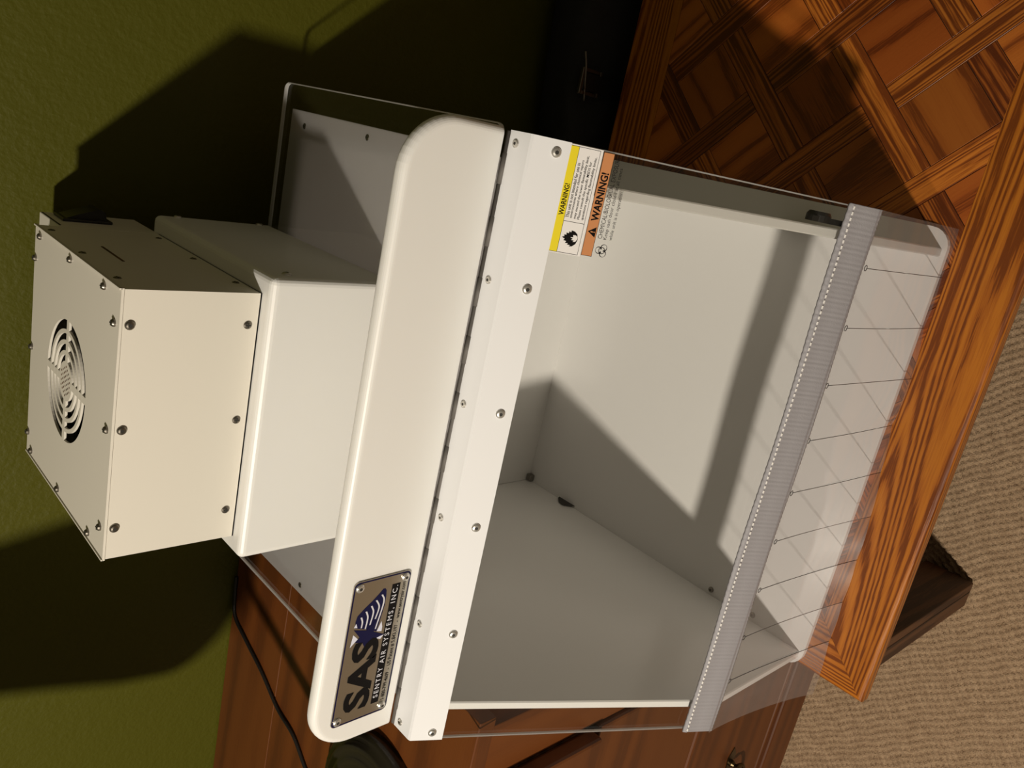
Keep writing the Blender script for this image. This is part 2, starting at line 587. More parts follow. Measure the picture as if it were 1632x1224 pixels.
def clip(poly, ax, val, keep_greater):
    out = []
    n = len(poly)
    for i in range(n):
        a, b2 = poly[i], poly[(i + 1) % n]
        da = (a[ax] - val) * (1 if keep_greater else -1)
        db = (b2[ax] - val) * (1 if keep_greater else -1)
        if da >= 0:
            out.append(a)
        if (da >= 0) != (db >= 0):
            t = da / (da - db)
            out.append((a[0] + (b2[0] - a[0]) * t, a[1] + (b2[1] - a[1]) * t))
    return out

R2 = math.sqrt(0.5)
def uw(u, w):
    return (R2 * (u + w), R2 * (u - w))
PU, PW, HL, PER = 0.194, 0.363, 0.0155, 0.108
rnd = random.Random(11)
piece_cache = {}
def parquet_piece(name, u0, u1, w0, w1, along_u, mat):
    gp = 0.00035
    u0 += gp; u1 -= gp; w0 += gp; w1 -= gp
    full = [uw(u0, w0), uw(u0, w1), uw(u1, w1), uw(u1, w0)]
    poly = full
    for ax, val, gr in ((0, IX0, True), (0, IX1, False), (1, IY0, True), (1, IY1, False)):
        poly = clip(poly, ax, val, gr)
        if len(poly) < 3:
            return
    area = 0.5 * abs(sum(poly[i][0] * poly[(i + 1) % len(poly)][1] - poly[(i + 1) % len(poly)][0] * poly[i][1] for i in range(len(poly))))
    if area < 2e-5:
        return
    clipped = area < (u1 - u0) * (w1 - w0) * 0.999
    c = uw((u0 + u1) / 2, (w0 + w1) / 2)
    ang = math.pi / 4 if along_u else -math.pi / 4
    ca, sa = math.cos(-ang), math.sin(-ang)
    key = (name, along_u)
    lift = rnd.uniform(-0.00018, 0.0)
    if not clipped and key in piece_cache:
        me = piece_cache[key]
    else:
        bm = BM()
        loc = [((x - c[0]) * ca - (y - c[1]) * sa, (x - c[0]) * sa + (y - c[1]) * ca) for x, y in poly]
        extrude_poly(bm, [(x, y, -0.004) for x, y in loc], (0, 0, 0.004))
        bmesh.ops.recalc_face_normals(bm, faces=bm.faces[:])
        es = [e for e in bm.edges if all(v.co.z > -1e-6 for v in e.verts)]
        bmesh.ops.bevel(bm, geom=es, offset=0.0003, segments=1, affect='EDGES')
        me = bpy.data.meshes.new(name)
        bm.to_mesh(me); bm.free()
        me.materials.append(mat)
        if not clipped:
            piece_cache[key] = me
    o = bpy.data.objects.new(name, me)
    o.location = Vector((c[0], c[1], ZT + lift)) - tab.b
    o.rotation_euler = (0, 0, ang)
    COL.objects.link(o)
    o.parent = tab.o

for i in range(-6, 7):
    for j in range(-7, 8):
        uc, wc = PU + PER * i, PW + PER * j
        parquet_piece('parquet_square', uc + HL, uc + PER - HL, wc + HL, wc + PER - HL, (i + j) % 2 != 0, M['oak_square'])
        if (i + j) % 2 == 0:
            parquet_piece('parquet_lath', uc - PER + HL, uc + PER - HL, wc - HL, wc + HL, True, M['oak_lath'])
        else:
            parquet_piece('parquet_lath', uc - HL, uc + HL, wc - PER + HL, wc + PER - HL, False, M['oak_lath'])

# apron boards and legs
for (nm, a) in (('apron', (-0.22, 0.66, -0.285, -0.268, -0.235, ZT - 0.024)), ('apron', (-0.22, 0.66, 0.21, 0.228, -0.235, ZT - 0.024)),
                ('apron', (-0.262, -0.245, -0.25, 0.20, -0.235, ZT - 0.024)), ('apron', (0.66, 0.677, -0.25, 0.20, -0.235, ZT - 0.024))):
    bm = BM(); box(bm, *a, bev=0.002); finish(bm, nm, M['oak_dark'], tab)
def leg(x0, x1, y0, y1, gx):
    bm = BM()
    z0, z1 = -0.5737, ZT - 0.024
    c = Vector(((x0 + x1) / 2, (y0 + y1) / 2, (z0 + z1) / 2))
    hx, hy, hz = (x1 - x0) / 2, (y1 - y0) / 2, (z1 - z0) / 2
    box(bm, -hz, hz, -hy, hy, -hx, hx, bev=0.002)
    gl = gx - c.x                                  # groove cut line along the front face (local Z = world X)
    box(bm, -hz + 0.004, hz - 0.004, -hy - 0.0004, -hy + 0.01, gl - 0.0012, gl + 0.0012, 1)
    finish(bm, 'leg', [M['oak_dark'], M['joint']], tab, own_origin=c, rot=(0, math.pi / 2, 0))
leg(-0.276, -0.233, -0.297, -0.222, -0.249)
leg(-0.276, -0.233, 0.17, 0.245, -0.249)
leg(0.64, 0.692, -0.297, -0.222, 0.677)
leg(0.64, 0.692, 0.17, 0.245, 0.677)

# ------------------------------------------------------------------ chest of drawers
CX0, CX1 = -1.28, -0.302
CT = 0.313
YF = -0.107
ch = Root('chest_of_drawers', (-0.79, 0.13, -0.577), 'brown wooden chest of drawers against the green wall beside the fume hood', 'chest')
def cboard(name, x0, x1, y0, y1, z0, z1, mat='pine', along='X', bev=0.0015, parent=None):
    c = Vector(((x0 + x1) / 2, (y0 + y1) / 2, (z0 + z1) / 2))
    hx, hy, hz = (x1 - x0) / 2, (y1 - y0) / 2, (z1 - z0) / 2
    bm = BM()
    if along == 'X':
        box(bm, -hx, hx, -hy, hy, -hz, hz, bev=bev); rot = None
    elif along == 'Y':
        box(bm, -hy, hy, -hx, hx, -hz, hz, bev=bev); rot = (0, 0, math.pi / 2)
    else:
        box(bm, -hz, hz, -hy, hy, -hx, hx, bev=bev); rot = (0, math.pi / 2, 0)
    return finish(bm, name, M[mat], ch, own_origin=c, rot=rot, parent=parent)
cboard('top_plank', CX0 - 0.02, -0.272, 0.2475, 0.392, CT - 0.022, CT, bev=0.001)
cboard('top_plank', CX0 - 0.02, -0.272, 0.085, 0.2469, CT - 0.022, CT, bev=0.001)
cboard('top_plank', CX0 - 0.02, -0.272, -0.122, 0.0844, CT - 0.022, CT, bev=0.001)
cboard('side_panel', CX1 - 0.018, CX1, -0.09, 0.385, -0.56, CT - 0.022, along='Z')
cboard('side_panel', CX0, CX0 + 0.018, -0.09, 0.385, -0.56, CT - 0.022, along='Z')
cboard('back_panel', CX0 + 0.018, CX1 - 0.018, 0.375, 0.385, -0.56, CT - 0.022, along='Z')
cboard('stile', -0.376, CX1, YF, -0.088, -0.467, CT - 0.022, along='Z')
cboard('stile', CX0, CX0 + 0.07, YF, -0.088, -0.467, CT - 0.022, along='Z')
cboard('shadow_board', CX0 + 0.07, -0.376, -0.086, -0.080, -0.56, CT - 0.022, mat='chest_dark')  # added dark sheet; its colour supplies the shade in the drawer gaps
cboard('base_moulding', CX0 - 0.008, CX1 + 0.004, YF - 0.012, 0.38, -0.5737, -0.478, bev=0.004)
cboard('moulding_bead', CX0 - 0.004, CX1 + 0.002, YF - 0.006, 0.38, -0.478, -0.467, bev=0.004)
cboard('top_rail', CX0 + 0.07, -0.376, YF, -0.088, 0.283, CT - 0.022)
def drawer(z0, z1, yf):
    d = cboard('drawer', CX0 + 0.073, -0.379, yf, yf + 0.022, z0, z1, bev=0.004)
    bm = BM()
    box(bm, CX0 + 0.09, -0.379, yf + 0.022, 0.30, z0 + 0.01, z1 - 0.015)
    # shallow drawer box behind the front
    finish(bm, 'drawer_box', M['oak_dark'], ch)
    for hx in (-0.665, -1.0):
        zc = (z0 + z1) / 2 - 0.015
        bm = BM()
        fr = Frame((hx, yf, zc), (1, 0, 0), (0, 0, 1))
        pts = [(-0.072, 0), (-0.055, 0.012), (-0.03, 0.008), (0, 0.014), (0.03, 0.008), (0.055, 0.012), (0.072, 0), (0.055, -0.012), (0.03, -0.008), (0, -0.014), (-0.03, -0.008), (-0.055, -0.012)]
        extrude_poly(bm, [fr.p(a, b2, 0.0015) for a, b2 in pts], -fr.n * 0.0015)
        for s in (-1, 1):
            lathe(bm, [(0.006, 0), (0.006, -0.006), (0.0035, -0.010), (0.0055, -0.016), (0.003, -0.019)], c=(hx + s * 0.042, yf, zc), n=12, axis='Y')
        tube(bm, spline([(hx - 0.042, yf - 0.012, zc), (hx - 0.038, yf - 0.016, zc - 0.02), (hx, yf - 0.018, zc - 0.032), (hx + 0.038, yf - 0.016, zc - 0.02), (hx + 0.042, yf - 0.012, zc)], 5), 0.003)
        # sub-part of the drawer: express in the drawer's own frame
        bmesh.ops.translate(bm, verts=bm.verts[:], vec=-Vector(((CX0 + 0.073 - 0.379) / 2, yf + 0.011, (z0 + z1) / 2)))
        me = bpy.data.meshes.new('drawer_pull')
        bmesh.ops.recalc_face_normals(bm, faces=bm.faces[:])
        bm.to_mesh(me); bm.free()
        me.materials.append(M['brass'])
        h = bpy.data.objects.new('drawer_pull', me)
        COL.objects.link(h)
        h.parent = d
drawer(0.092, 0.280, -0.128)
drawer(-0.183, 0.080, -0.113)
drawer(-0.462, -0.190, -0.113)

# ------------------------------------------------------------------ fume hood
hd = Root('fume_hood', (0, 0, ZT), 'white benchtop fume hood with clear hinged sash and blower box on top', 'fume hood')
HW = 0.2582
# base tray with rounded corners
bm = BM()
extrude_poly(bm, [(x, y, ZT + 0.0004) for x, y in rrect(-0.272, 0.279, -0.244, 0.285, 0.022)], (0, 0, 0.0076))
finish(bm, 'base_tray', M['panel'], hd)
# side walls: slanted front edge, then upright
def side(xf, xb, th, sgn, mat):
    prof = [(-0.2393, -0.1119), (-0.2393, 0.0780), (-0.1010, 0.3500), (-0.0900, 0.3675), (0.2858, 0.3675), (0.2858, -0.1119)]
    bm = BM()
    out, inn = [], []
    for y, z in prof:
        k = (y + 0.2393) / (0.2858 + 0.2393)
        x = xf + (xb - xf) * k
        out.append(bm.verts.new((x, y, z)))
        inn.append(bm.verts.new((x - sgn * th, y, z)))
    bm.faces.new(out); bm.faces.new(inn[::-1])
    n = len(prof)
    for i in range(n):
        bm.faces.new((out[i], out[(i + 1) % n], inn[(i + 1) % n], inn[i]))
    bmesh.ops.recalc_face_normals(bm, faces=bm.faces[:])
    bmesh.ops.bevel(bm, geom=bm.edges[:], offset=0.0012, segments=1, affect='EDGES')
    return finish(bm, 'side_wall', mat, hd)
side(HW, 0.236, 0.009, 1, M['side_panel'])
wl = side(-HW, -0.2500, 0.009, -1, M['panel'])
bm = BM(); box(bm, -0.2408, 0.2265, 0.2580, 0.2660, -0.1119, 0.3675); finish(bm, 'back_panel', M['panel'], hd)
bm = BM(); box(bm, -HW, HW, -0.0700, 0.2858, 0.3680, 0.3740, bev=0.0008); tp = finish(bm, 'top_panel', M['top_panel'], hd)
for p in ((0.2431, 0.2555), (0.2476, 0.1344), (0.249, 0.02), (-0.2431, 0.2555), (-0.2476, 0.1344), (-0.249, 0.02)):
    put_screw('gun', (p[0], p[1], 0.3729), (0, 0, 1), hd, tp)
# clear top plate, light caught at the rim is put into a pale edge colour
def clear_sheet(name, poly3, vec):
    bm = BM()
    fs = extrude_poly(bm, poly3, vec)
    for f in fs[2:]:
        f.material_index = 1
    bmesh.ops.recalc_face_normals(bm, faces=bm.faces[:])
    r = bmesh.ops.bevel(bm, geom=list({e for f in fs[:2] for e in f.edges}), offset=0.0011, segments=1, affect='EDGES', material=1)
    return finish(bm, name, [M['acrylic'], M['acrylic_edge']], hd)
clear_sheet('clear_top_plate', [(x, y, 0.3755) for x, y in rrect(-0.284, 0.284, -0.0605, 0.2985, 0.008)], (0, 0, 0.0045))
# upright rounded front panel
bm = BM()
extrude_poly(bm, [(x, -0.0575, z) for x, z in rrect(-0.2815, 0.2815, 0.3865, 0.4755, 0.046, 12, (0, 0, 1, 1))], (0, -0.0140, 0))
bmesh.ops.recalc_face_normals(bm, faces=bm.faces[:])
bmesh.ops.bevel(bm, geom=[e for e in bm.edges if abs(e.verts[0].co.y - e.verts[1].co.y) < 1e-6 and max(v.co.z for v in e.verts) > 0.387], offset=0.0062, segments=6, affect='EDGES', profile=0.5)
finish(bm, 'front_panel', M['pvc'], hd, smooth=False)
# white support angle behind the panel joining it to the top
bm = BM(); box(bm, -0.25, 0.25, -0.0572, -0.040, 0.3802, 0.4000, bev=0.001); finish(bm, 'panel_bracket', M['pvc'], hd)
# hinge between panel and sash
bm = BM()
lathe(bm, [(0.0026, -0.279), (0.0026, 0.279)], c=(0, -0.0715, 0.3810), n=10, axis='X')
for k in range(-5, 6):
    lathe(bm, [(0.0031, k * 0.05 - 0.012), (0.0031, k * 0.05 + 0.012)], c=(0, -0.0715, 0.3810), n=10, axis='X')
finish(bm, 'piano_hinge', M['hinge'], hd, smooth=True)

# sash frame of reference
S = Frame((0, -0.098, 0.382), (1, 0, 0), (0, 0.4385, 0.8987))     # ey points up the sash, so s = -b
def sp(x, s, h=0.0):
    return S.p(x, -s, h)
assert S.n.y < 0
# angle strip: flange and folded face
T3 = 0.0025
bm = BM()
prof = [Vector((0, -0.0735, 0.3820)), Vector((0, -0.0965, 0.3820)), sp(0, 0.0012, 0.0008), sp(0, 0.0325, 0.0008), sp(0, 0.0325, 0.0001), sp(0, 0.004, 0.0001), Vector((0, -0.0940, 0.3793)), Vector((0, -0.0735, 0.3793))]
extrude_poly(bm, [p + Vector((-0.280, 0, 0)) for p in prof], (0.560, 0, 0))
st = finish(bm, 'angle_strip', M['strip'], hd)
for x in (0.2706, 0.1625, 0.0548, -0.0525, -0.1617, -0.2711):
    put_screw('rivet', (x, -0.0817, 0.3820), (0, 0, 1), hd, st)
    put_screw('steel', sp(x, 0.0212, 0.0008), S.n, hd, st)
# sash sheet
clear_sheet('clear_sash', [sp(-0.280, 0.003, 0), sp(0.280, 0.003, 0), sp(0.280, 0.334, 0), sp(-0.280, 0.334, 0)], -S.n * 0.0040)
# ribbed webbing band along the foot of the sash
bm = BM()
NX = 625
s0, s1 = 0.2980, 0.3345
rows = [(s0, 0.0), (s0, 0.0022), (s0 + 0.004, 0.0030), (s0 + 0.006, 0.0024), ((s0 + s1) / 2, 0.0024), (s1 - 0.002, 0.0024), (s1, 0.0016), (s1, 0.0)]
grid = []
for i in range(NX + 1):
    x = -0.2815 + 0.5630 * i / NX
    rip = 0.00013 * math.sin(i * 2 * math.pi / 5) * (1 + 0.5 * math.sin(i * 0.37))
    col = []
    for q, (s, h) in enumerate(rows):
        hh = 0.0004 + h + (rip if 2 <= q <= 5 else 0)
        ds = 0.0002 * math.sin(i * 2 * math.pi / 5 + 1.0) if q >= 5 else 0.0
        ds += 0.0002 * math.sin(i * 2 * math.pi / 8) if q <= 2 else 0.0
        sag = 0.0012 * math.sin(i * 0.02)
        col.append(bm.verts.new(sp(x, s + ds + sag, hh)))
    grid.append(col)
for a, b2 in zip(grid, grid[1:]):
    for q in range(len(rows)):
        f = bm.faces.new((a[q], b2[q], b2[(q + 1) % len(rows)], a[(q + 1) % len(rows)]))
        f.smooth = True
bm.faces.new(grid[0]); bm.faces.new(grid[-1])
bd = finish(bm, 'webbing_band', M['band'], hd)
bm = BM()
for k in range(112):
    x = -0.278 + 0.556 * k / 111
    c = sp(x, s0 + 0.0042, 0.0042 - 0.0006)
    bmesh.ops.create_cube(bm, size=1.0, matrix=Matrix.Translation(c) @ Matrix.Diagonal((0.0028, 0.0012, 0.0010, 1)))
o = finish(bm, 'stitching', M['stitch'], hd, parent=bd)
o['kind'] = 'stuff'

# slit vinyl curtain: one flap between each pair of slits
slits = [0.229, 0.172, 0.115, 0.058, 0.002, -0.052, -0.108, -0.165, -0.219]
kick = {0.2815: 0.0, 0.229: 0.0, 0.172: 0.0, 0.115: 0.006, 0.058: 0.003, 0.002: 0.009, -0.052: 0.015, -0.108: 0.017, -0.165: 0.018, -0.219: 0.019, -0.2825: 0.022}
edges = [0.2815] + slits + [-0.2825]
ZV0, ZV1 = -0.1185, 0.0765
bm = BM()
bm.faces.new([bm.verts.new(v) for v in ((-0.2825, -0.2462, ZV1), (0.2815, -0.2462, ZV1), (0.2815, -0.2462, 0.0880), (-0.2825, -0.2462, 0.0880))])
cur = finish(bm, 'vinyl_curtain', M['vinyl'], hd)
for k in range(len(edges) - 1):
    xr, xl = edges[k], edges[k + 1]
    bm = BM()
    nz, nxx = 16, 6
    front = []
    bulge = [0.0, 0.001, 0.002, 0.0015, 0.002, 0.003, 0.002, 0.0025, 0.002, 0.003][k]
    for j in range(nz + 1):
        t = j / nz
        z = ZV1 + (ZV0 - ZV1) * t
        rf = []
        for i in range(nxx + 1):
            q = i / nxx
            x = xr - 0.0002 + (xl - xr + 0.0004) * q
            kk = kick[xr] * (1 - q) + kick[xl] * q + 0.0015 * math.sin(math.pi * q)
            y = -0.2462 - kk * t ** 2.0 - bulge * math.sin(math.pi * t)
            if xl == -0.2825:
                x -= 0.012 * q * t * t
            rf.append(bm.verts.new((x, y, z)))
        front.append(rf)
    for j in range(nz):
        for i in range(nxx):
            f = bm.faces.new((front[j][i], front[j][i + 1], front[j + 1][i + 1], front[j + 1][i]))
            f.smooth = True
    if k > 0:                                       # dark cut edge along the slit
        nf = len(bm.faces)
        tube(bm, [front[j][0].co.copy() for j in range(nz + 1)], 0.00038, 5, 1)
    finish(bm, 'curtain_flap', [M['vinyl'], M['vinyl_edge']], hd, parent=cur)
for x in slits:
    bm = BM()
    pts = [(x + 0.0026 * math.cos(a), -0.2466, ZV1 + 0.0026 + 0.0026 * math.sin(a)) for a in [2 * math.pi * k / 16 for k in range(17)]]
    tube(bm, pts, 0.00035, 5)
    finish(bm, 'slit_hole', M['vinyl_edge'], hd, parent=cur)

# tray fixings, cord notch, corner block
for p in ((-0.2400, -0.103, -0.1119), (-0.2400, -0.168, -0.1119)):
    put_screw('gun_big', p, (0, 0, 1), hd, wl)
bm = BM()
fr = Frame((-0.2407, 0.17, -0.112), (0, 1, 0), (0, 0, 1))
extrude_poly(bm, [fr.p(a, b2, 0.0008) for a, b2 in ((-0.016, 0.0), (-0.010, 0.009), (-0.004, 0.016), (0.006, 0.014), (0.016, 0.005), (0.018, 0.0))], -fr.n * 0.0007)
finish(bm, 'cord_notch', M['cavity'], hd, parent=wl)
bm = BM(); box(bm, -0.2398, -0.229, 0.2470, 0.2575, -0.1115, -0.102, bev=0.002); finish(bm, 'corner_block', M['gun'], hd, parent=wl)

# black catch on the right flank just behind the sash
bm = BM()
c0 = sp(0.2600, 0.284, -0.016)
lathe(bm, [(0.011, 0), (0.011, 0.006), (0.009, 0.009)], c=c0, n=20, axis='X')
bmesh.ops.create_cube(bm, size=1.0, matrix=Matrix.Translation(sp(0.2625, 0.288, -0.009)) @ Matrix.Rotation(math.radians(-26), 4, 'X') @ Matrix.Diagonal((0.005, 0.004, 0.034, 1)))
finish(bm, 'sash_catch', M['black_plastic'], hd)

# ---- filter housing
FX0, FX1, FY0, FY1, FZ0, FZ1 = -0.1342, 0.1273, 0.0388, 0.3028, 0.3802, 0.5044
bm = BM()
box(bm, FX0, FX1, FY0, FY1, FZ0, FZ1)
bmesh.ops.recalc_face_normals(bm, faces=bm.faces[:])
bmesh.ops.bevel(bm, geom=[e for e in bm.edges if not all(v.co.z < FZ0 + 1e-5 for v in e.verts)], offset=0.006, segments=4, affect='EDGES', profile=0.5)
fh = finish(bm, 'filter_housing', M['pvc'], hd)
for p in ((FX1, 0.0545, 0.4846), (FX1, 0.294, 0.483), (FX1, 0.294, 0.392)):
    put_screw('steel', p, (1, 0, 0), hd, fh)

# ---- blower housing (open-topped sheet box) with lid, grille, rear step, switch
BX0, BX1, BY0, BY1, BZ0, BZ1 = -0.1171, 0.1103, 0.0548, 0.2840, 0.5041, 0.6142
bm = BM()
t = 0.0015
box(bm, BX0, BX1, BY0, BY0 + t, BZ0, BZ1)
box(bm, BX0, BX1, BY1 - t, BY1, BZ0, BZ1)
box(bm, BX0, BX0 + t, BY0 + t, BY1 - t, BZ0, BZ1)
box(bm, BX1 - t, BX1, BY0 + t, BY1 - t, BZ0, BZ1)
box(bm, BX0, BX1, BY0, BY1, BZ0 - 0.0004, BZ0 + t)
bw = finish(bm, 'blower_housing', M['metal_white'], hd)
bm = BM(); box(bm, BX0, BX1, BY1 + 0.0002, 0.3560, BZ0, 0.5955, bev=0.001); finish(bm, 'rear_step', M['metal_white'], hd, parent=bw)
bm = BM()
box(bm, BX1, BX1 + 0.0005, 0.290, 0.352, 0.5935, 0.5950)
finish(bm, 'seam', M['socket'], hd, parent=bw)
for p in ((0.0826, BY0, 0.6095), (-0.0034, BY0, 0.6095), (-0.0894, BY0, 0.6095)):
    put_screw('gun_big', (p[0], p[1], p[2] - 0.001), (0, -1, 0), hd, bw)
for p in ((0.0829, BY0, 0.5142), (-0.0024, BY0, 0.5145), (-0.0888, BY0, 0.5147)):
    put_screw('gun', p, (0, -1, 0), hd, bw)
for p in ((0.2618, 0.6092), (0.1726, 0.6089), (0.089, 0.608), (0.261, 0.5133), (0.175, 0.5136), (0.0891, 0.512)):
    put_screw('gun', (BX1 - 0.0010, p[0], p[1]), (1, 0, 0), hd, bw)
bm = BM(); box(bm, BX1, BX1 + 0.0004, 0.1475, 0.2030, 0.5830, 0.5850); finish(bm, 'engraved_mark', M['oak_dark'], hd, parent=bw)
# rocker switch on the right flank
bm = BM()
box(bm, BX1, BX1 + 0.003, 0.312, 0.346, 0.540, 0.586, bev=0.001)
extrude_poly(bm, [(BX1 + 0.003, 0.316, 0.545), (BX1 + 0.003, 0.316, 0.582), (BX1 + 0.007, 0.316, 0.572), (BX1 + 0.014, 0.316, 0.552), (BX1 + 0.011, 0.316, 0.546)], (0, 0.026, 0))
finish(bm, 'rocker_switch', M['black_plastic'], hd, parent=bw)

# lid: plate with a round opening
GC = Vector((-0.0045, 0.1735))
GR = 0.0545
LX0, LX1, LY0, LY1, LZ0, LZ1 = BX0 - 0.0008, BX1 + 0.0008, BY0 - 0.0008, 0.2845, BZ1, 0.6162
bm = BM()
N = 72
angs = sorted([2 * math.pi * k / N for k in range(N)] + [math.atan2(y - GC.y, x - GC.x) % (2 * math.pi) for x in (LX0, LX1) for y in (LY0, LY1)])
def rect_hit(a):
    c, s = math.cos(a), math.sin(a)
    tt = []
    if c > 1e-9: tt.append((LX1 - GC.x) / c)
    if c < -1e-9: tt.append((LX0 - GC.x) / c)
    if s > 1e-9: tt.append((LY1 - GC.y) / s)
    if s < -1e-9: tt.append((LY0 - GC.y) / s)
    q = min(tt)
    return (GC.x + c * q, GC.y + s * q)
ro, ri = [], []
for a in angs:
    x, y = rect_hit(a)
    ro.append((bm.verts.new((x, y, LZ1)), bm.verts.new((x, y, LZ0))))
    x, y = GC.x + GR * math.cos(a), GC.y + GR * math.sin(a)
    ri.append((bm.verts.new((x, y, LZ1)), bm.verts.new((x, y, LZ0))))
n = len(angs)
for i in range(n):
    j = (i + 1) % n
    bm.faces.new((ri[i][0], ro[i][0], ro[j][0], ri[j][0]))
    bm.faces.new((ri[i][1], ri[j][1], ro[j][1], ro[i][1]))
    bm.faces.new((ro[i][0], ro[i][1], ro[j][1], ro[j][0]))
    bm.faces.new((ri[i][0], ri[j][0], ri[j][1], ri[i][1]))
# upturned lip along the right and left edges
box(bm, LX1 - 0.0012, LX1, LY0, LY1, LZ1 - 0.0004, LZ1 + 0.0016)
box(bm, LX0, LX0 + 0.0012, LY0, LY1, LZ1 - 0.0004, LZ1 + 0.0010)
lid = finish(bm, 'blower_lid', M['metal_white'], hd)
for p in ((0.1028, 0.2673), (0.1032, 0.1766), (0.1032, 0.0905), (-0.1148 + 0.004, 0.2671), (-0.1147 + 0.004, 0.1781), (-0.1146 + 0.004, 0.0911),
          (0.0817, 0.0640), (-0.0059, 0.0640), (-0.0915, 0.0640), (0.0799, 0.2800), (-0.0069, 0.2800), (-0.0956, 0.2800)):
    put_screw('lid', (p[0], p[1], LZ1), (0, 0, 1), hd, lid)
# grille: rings and spokes left between the slots
bm = BM()
def annulus(r0, r1, n=72):
    a = [[], [], [], []]
    for k in range(n):
        c, s = math.cos(2 * math.pi * k / n), math.sin(2 * math.pi * k / n)
        for q, (r, z) in enumerate(((r0, LZ1), (r1, LZ1), (r1, LZ0), (r0, LZ0))):
            a[q].append(bm.verts.new((GC.x + r * c, GC.y + r * s, z)))
    for k in range(n):
        j = (k + 1) % n
        for q in range(4):
            bm.faces.new((a[q][k], a[q][j], a[(q + 1) % 4][j], a[(q + 1) % 4][k]))
for r0, r1 in ((0.0236, 0.0272), (0.0330, 0.0366), (0.0424, 0.0460)):
    annulus(r0, r1)
lathe(bm, [(0.0178, LZ0), (0.0178, LZ1)], c=(GC.x, GC.y, 0), n=40)
for k in range(4):
    a = math.pi / 2 * k + 0.02
    c, s = math.cos(a), math.sin(a)
    q = 0.0032
    extrude_poly(bm, [(GC.x + c * r - s * w, GC.y + s * r + c * w, LZ0) for r, w in ((0.016, -q), (0.056, -q), (0.056, q), (0.016, q))], (0, 0, LZ1 - LZ0 - 0.00002))
finish(bm, 'fan_grille', M['metal_white'], hd, parent=lid)
bm = BM()
for q in range(-3, 4):
    for w in range(-3, 4):
        x, y = q * 0.0044 + (w % 2) * 0.0022, w * 0.0038
        if x * x + y * y < 0.0150 ** 2:
            lathe(bm, [(0.0010, LZ1), (0.0010, LZ1 + 0.00015)], c=(GC.x + x, GC.y + y, 0), n=8)
o = finish(bm, 'perforation', M['oak_dark'], hd, parent=lid)
o['kind'] = 'stuff'
bm = BM()
lathe(bm, [(0.062, 0.600), (0.062, 0.6015)], c=(GC.x, GC.y, 0), n=40)  # black disc; the dark of the cavity is put into its colour
lathe(bm, [(0.018, 0.6015), (0.016, 0.606)], c=(GC.x, GC.y, 0), n=24)
for k in range(7):
    a = 2 * math.pi * k / 7
    extrude_poly(bm, [(GC.x + r * math.cos(a + w), GC.y + r * math.sin(a + w), 0.6018 + hz) for r, w, hz in ((0.016, 0, 0), (0.055, 0.15, 0), (0.055, 0.55, 0.004), (0.016, 0.5, 0.004))], (0, 0, 0.0006))
finish(bm, 'fan', M['cavity'], hd, parent=bw)

# ---- nameplate on the front panel
PF = Frame((-0.2562, -0.0717, 0.396), (1, 0, 0), (0, 0, 1))
bm = BM()
extrude_poly(bm, [PF.p(a, b2, 0.0012) for a, b2 in rrect(0, 0.1500, 0, 0.0600, 0.005)], -PF.n * 0.0012)
npl = finish(bm, 'nameplate', M['plate'], hd)
npl['label'] = 'brushed metal nameplate with navy border and star'
h = 0.00125
outer = rrect(0.0004, 0.1496, 0.0004, 0.0596, 0.0048); inner = rrect(0.0018, 0.1482, 0.0018, 0.0582, 0.0040)
bm = BM()
nn = len(outer)
vo = [bm.verts.new(PF.p(*q, h)) for q in outer]; vi = [bm.verts.new(PF.p(*q, h)) for q in inner]
for i in range(nn):
    bm.faces.new((vo[i], vo[(i + 1) % nn], vi[(i + 1) % nn], vi[i]))
finish(bm, 'border', M['navy'], hd, parent=npl)
mm = 0.001
def P2(l):
    return [(a * mm, b2 * mm) for a, b2 in l]
flat(PF, [P2([(110, 52.6), (115.6, 51.5), (122, 45), (127.5, 38.2), (133, 32.5), (137.4, 28.6), (137.2, 26.2), (135, 24.8), (128, 23.9), (120, 23.9), (112.4, 24.9), (100, 26.8), (93.6, 28), (98.8, 39.2), (103.5, 51.8)])], h + 0.00004, 0.00003, 'flag_emblem', M['navy'], hd, npl)
stripes = [[(113.3, 47.0), (108.0, 45.1), (102.0, 45.3)], [(118.1, 42.8), (111.3, 40.1), (99.9, 40.8)], [(122.5, 38.0), (115.3, 35.0), (102.7, 36.5)], [(127.1, 33.7), (119.2, 29.7), (107.5, 31.8)], [(131.5, 28.5), (122.8, 25.5), (96.6, 29.7)]]
polys = []
for s3 in stripes:
    c = spline([(a, b2, 0) for a, b2 in s3], 6)
    up_ = [(p.x, p.y + 1.1 - 0.5 * i / len(c)) for i, p in enumerate(c)]
    dn_ = [(p.x, p.y - 0.7) for p in c]
    polys.append(P2(up_ + dn_[::-1]))
flat(PF, polys, h + 0.00010, 0.00003, 'flag_stripe', M['silver_ink'], hd, npl)
flat(PF, [P2([(103.3, 24.2), (93.6, 27.7), (92.2, 22.2), (97, 22.4)]), P2([(97.0, 52.6), (84.4, 54.0), (91.3, 47.0)]), P2([(108.2, 51.4), (104.5, 53.4), (103.4, 49.6)]), P2([(84, 22), (88, 18.7), (86.3, 27.5)])], h + 0.00016, 0.00003, 'star_highlight', M['pale_ink'], hd, npl)
flat(PF, [P2([(102.0, 52.9), (98.0, 39.5), (106.0, 30.1), (94.2, 31.0), (87.9, 18.7), (86.3, 28.7), (76, 36), (86.0, 41.4), (88.0, 49.4), (92.5, 45.4)])], h + 0.00022, 0.00003, 'star_emblem', M['navy'], hd, npl)
text_part(PF, 'SAS', 0.0120, 0.0880, 0.0226, 0.0503, h + 0.00028, 'lettering', M['ink'], hd, npl, bold=0.035, spacing=0.95)
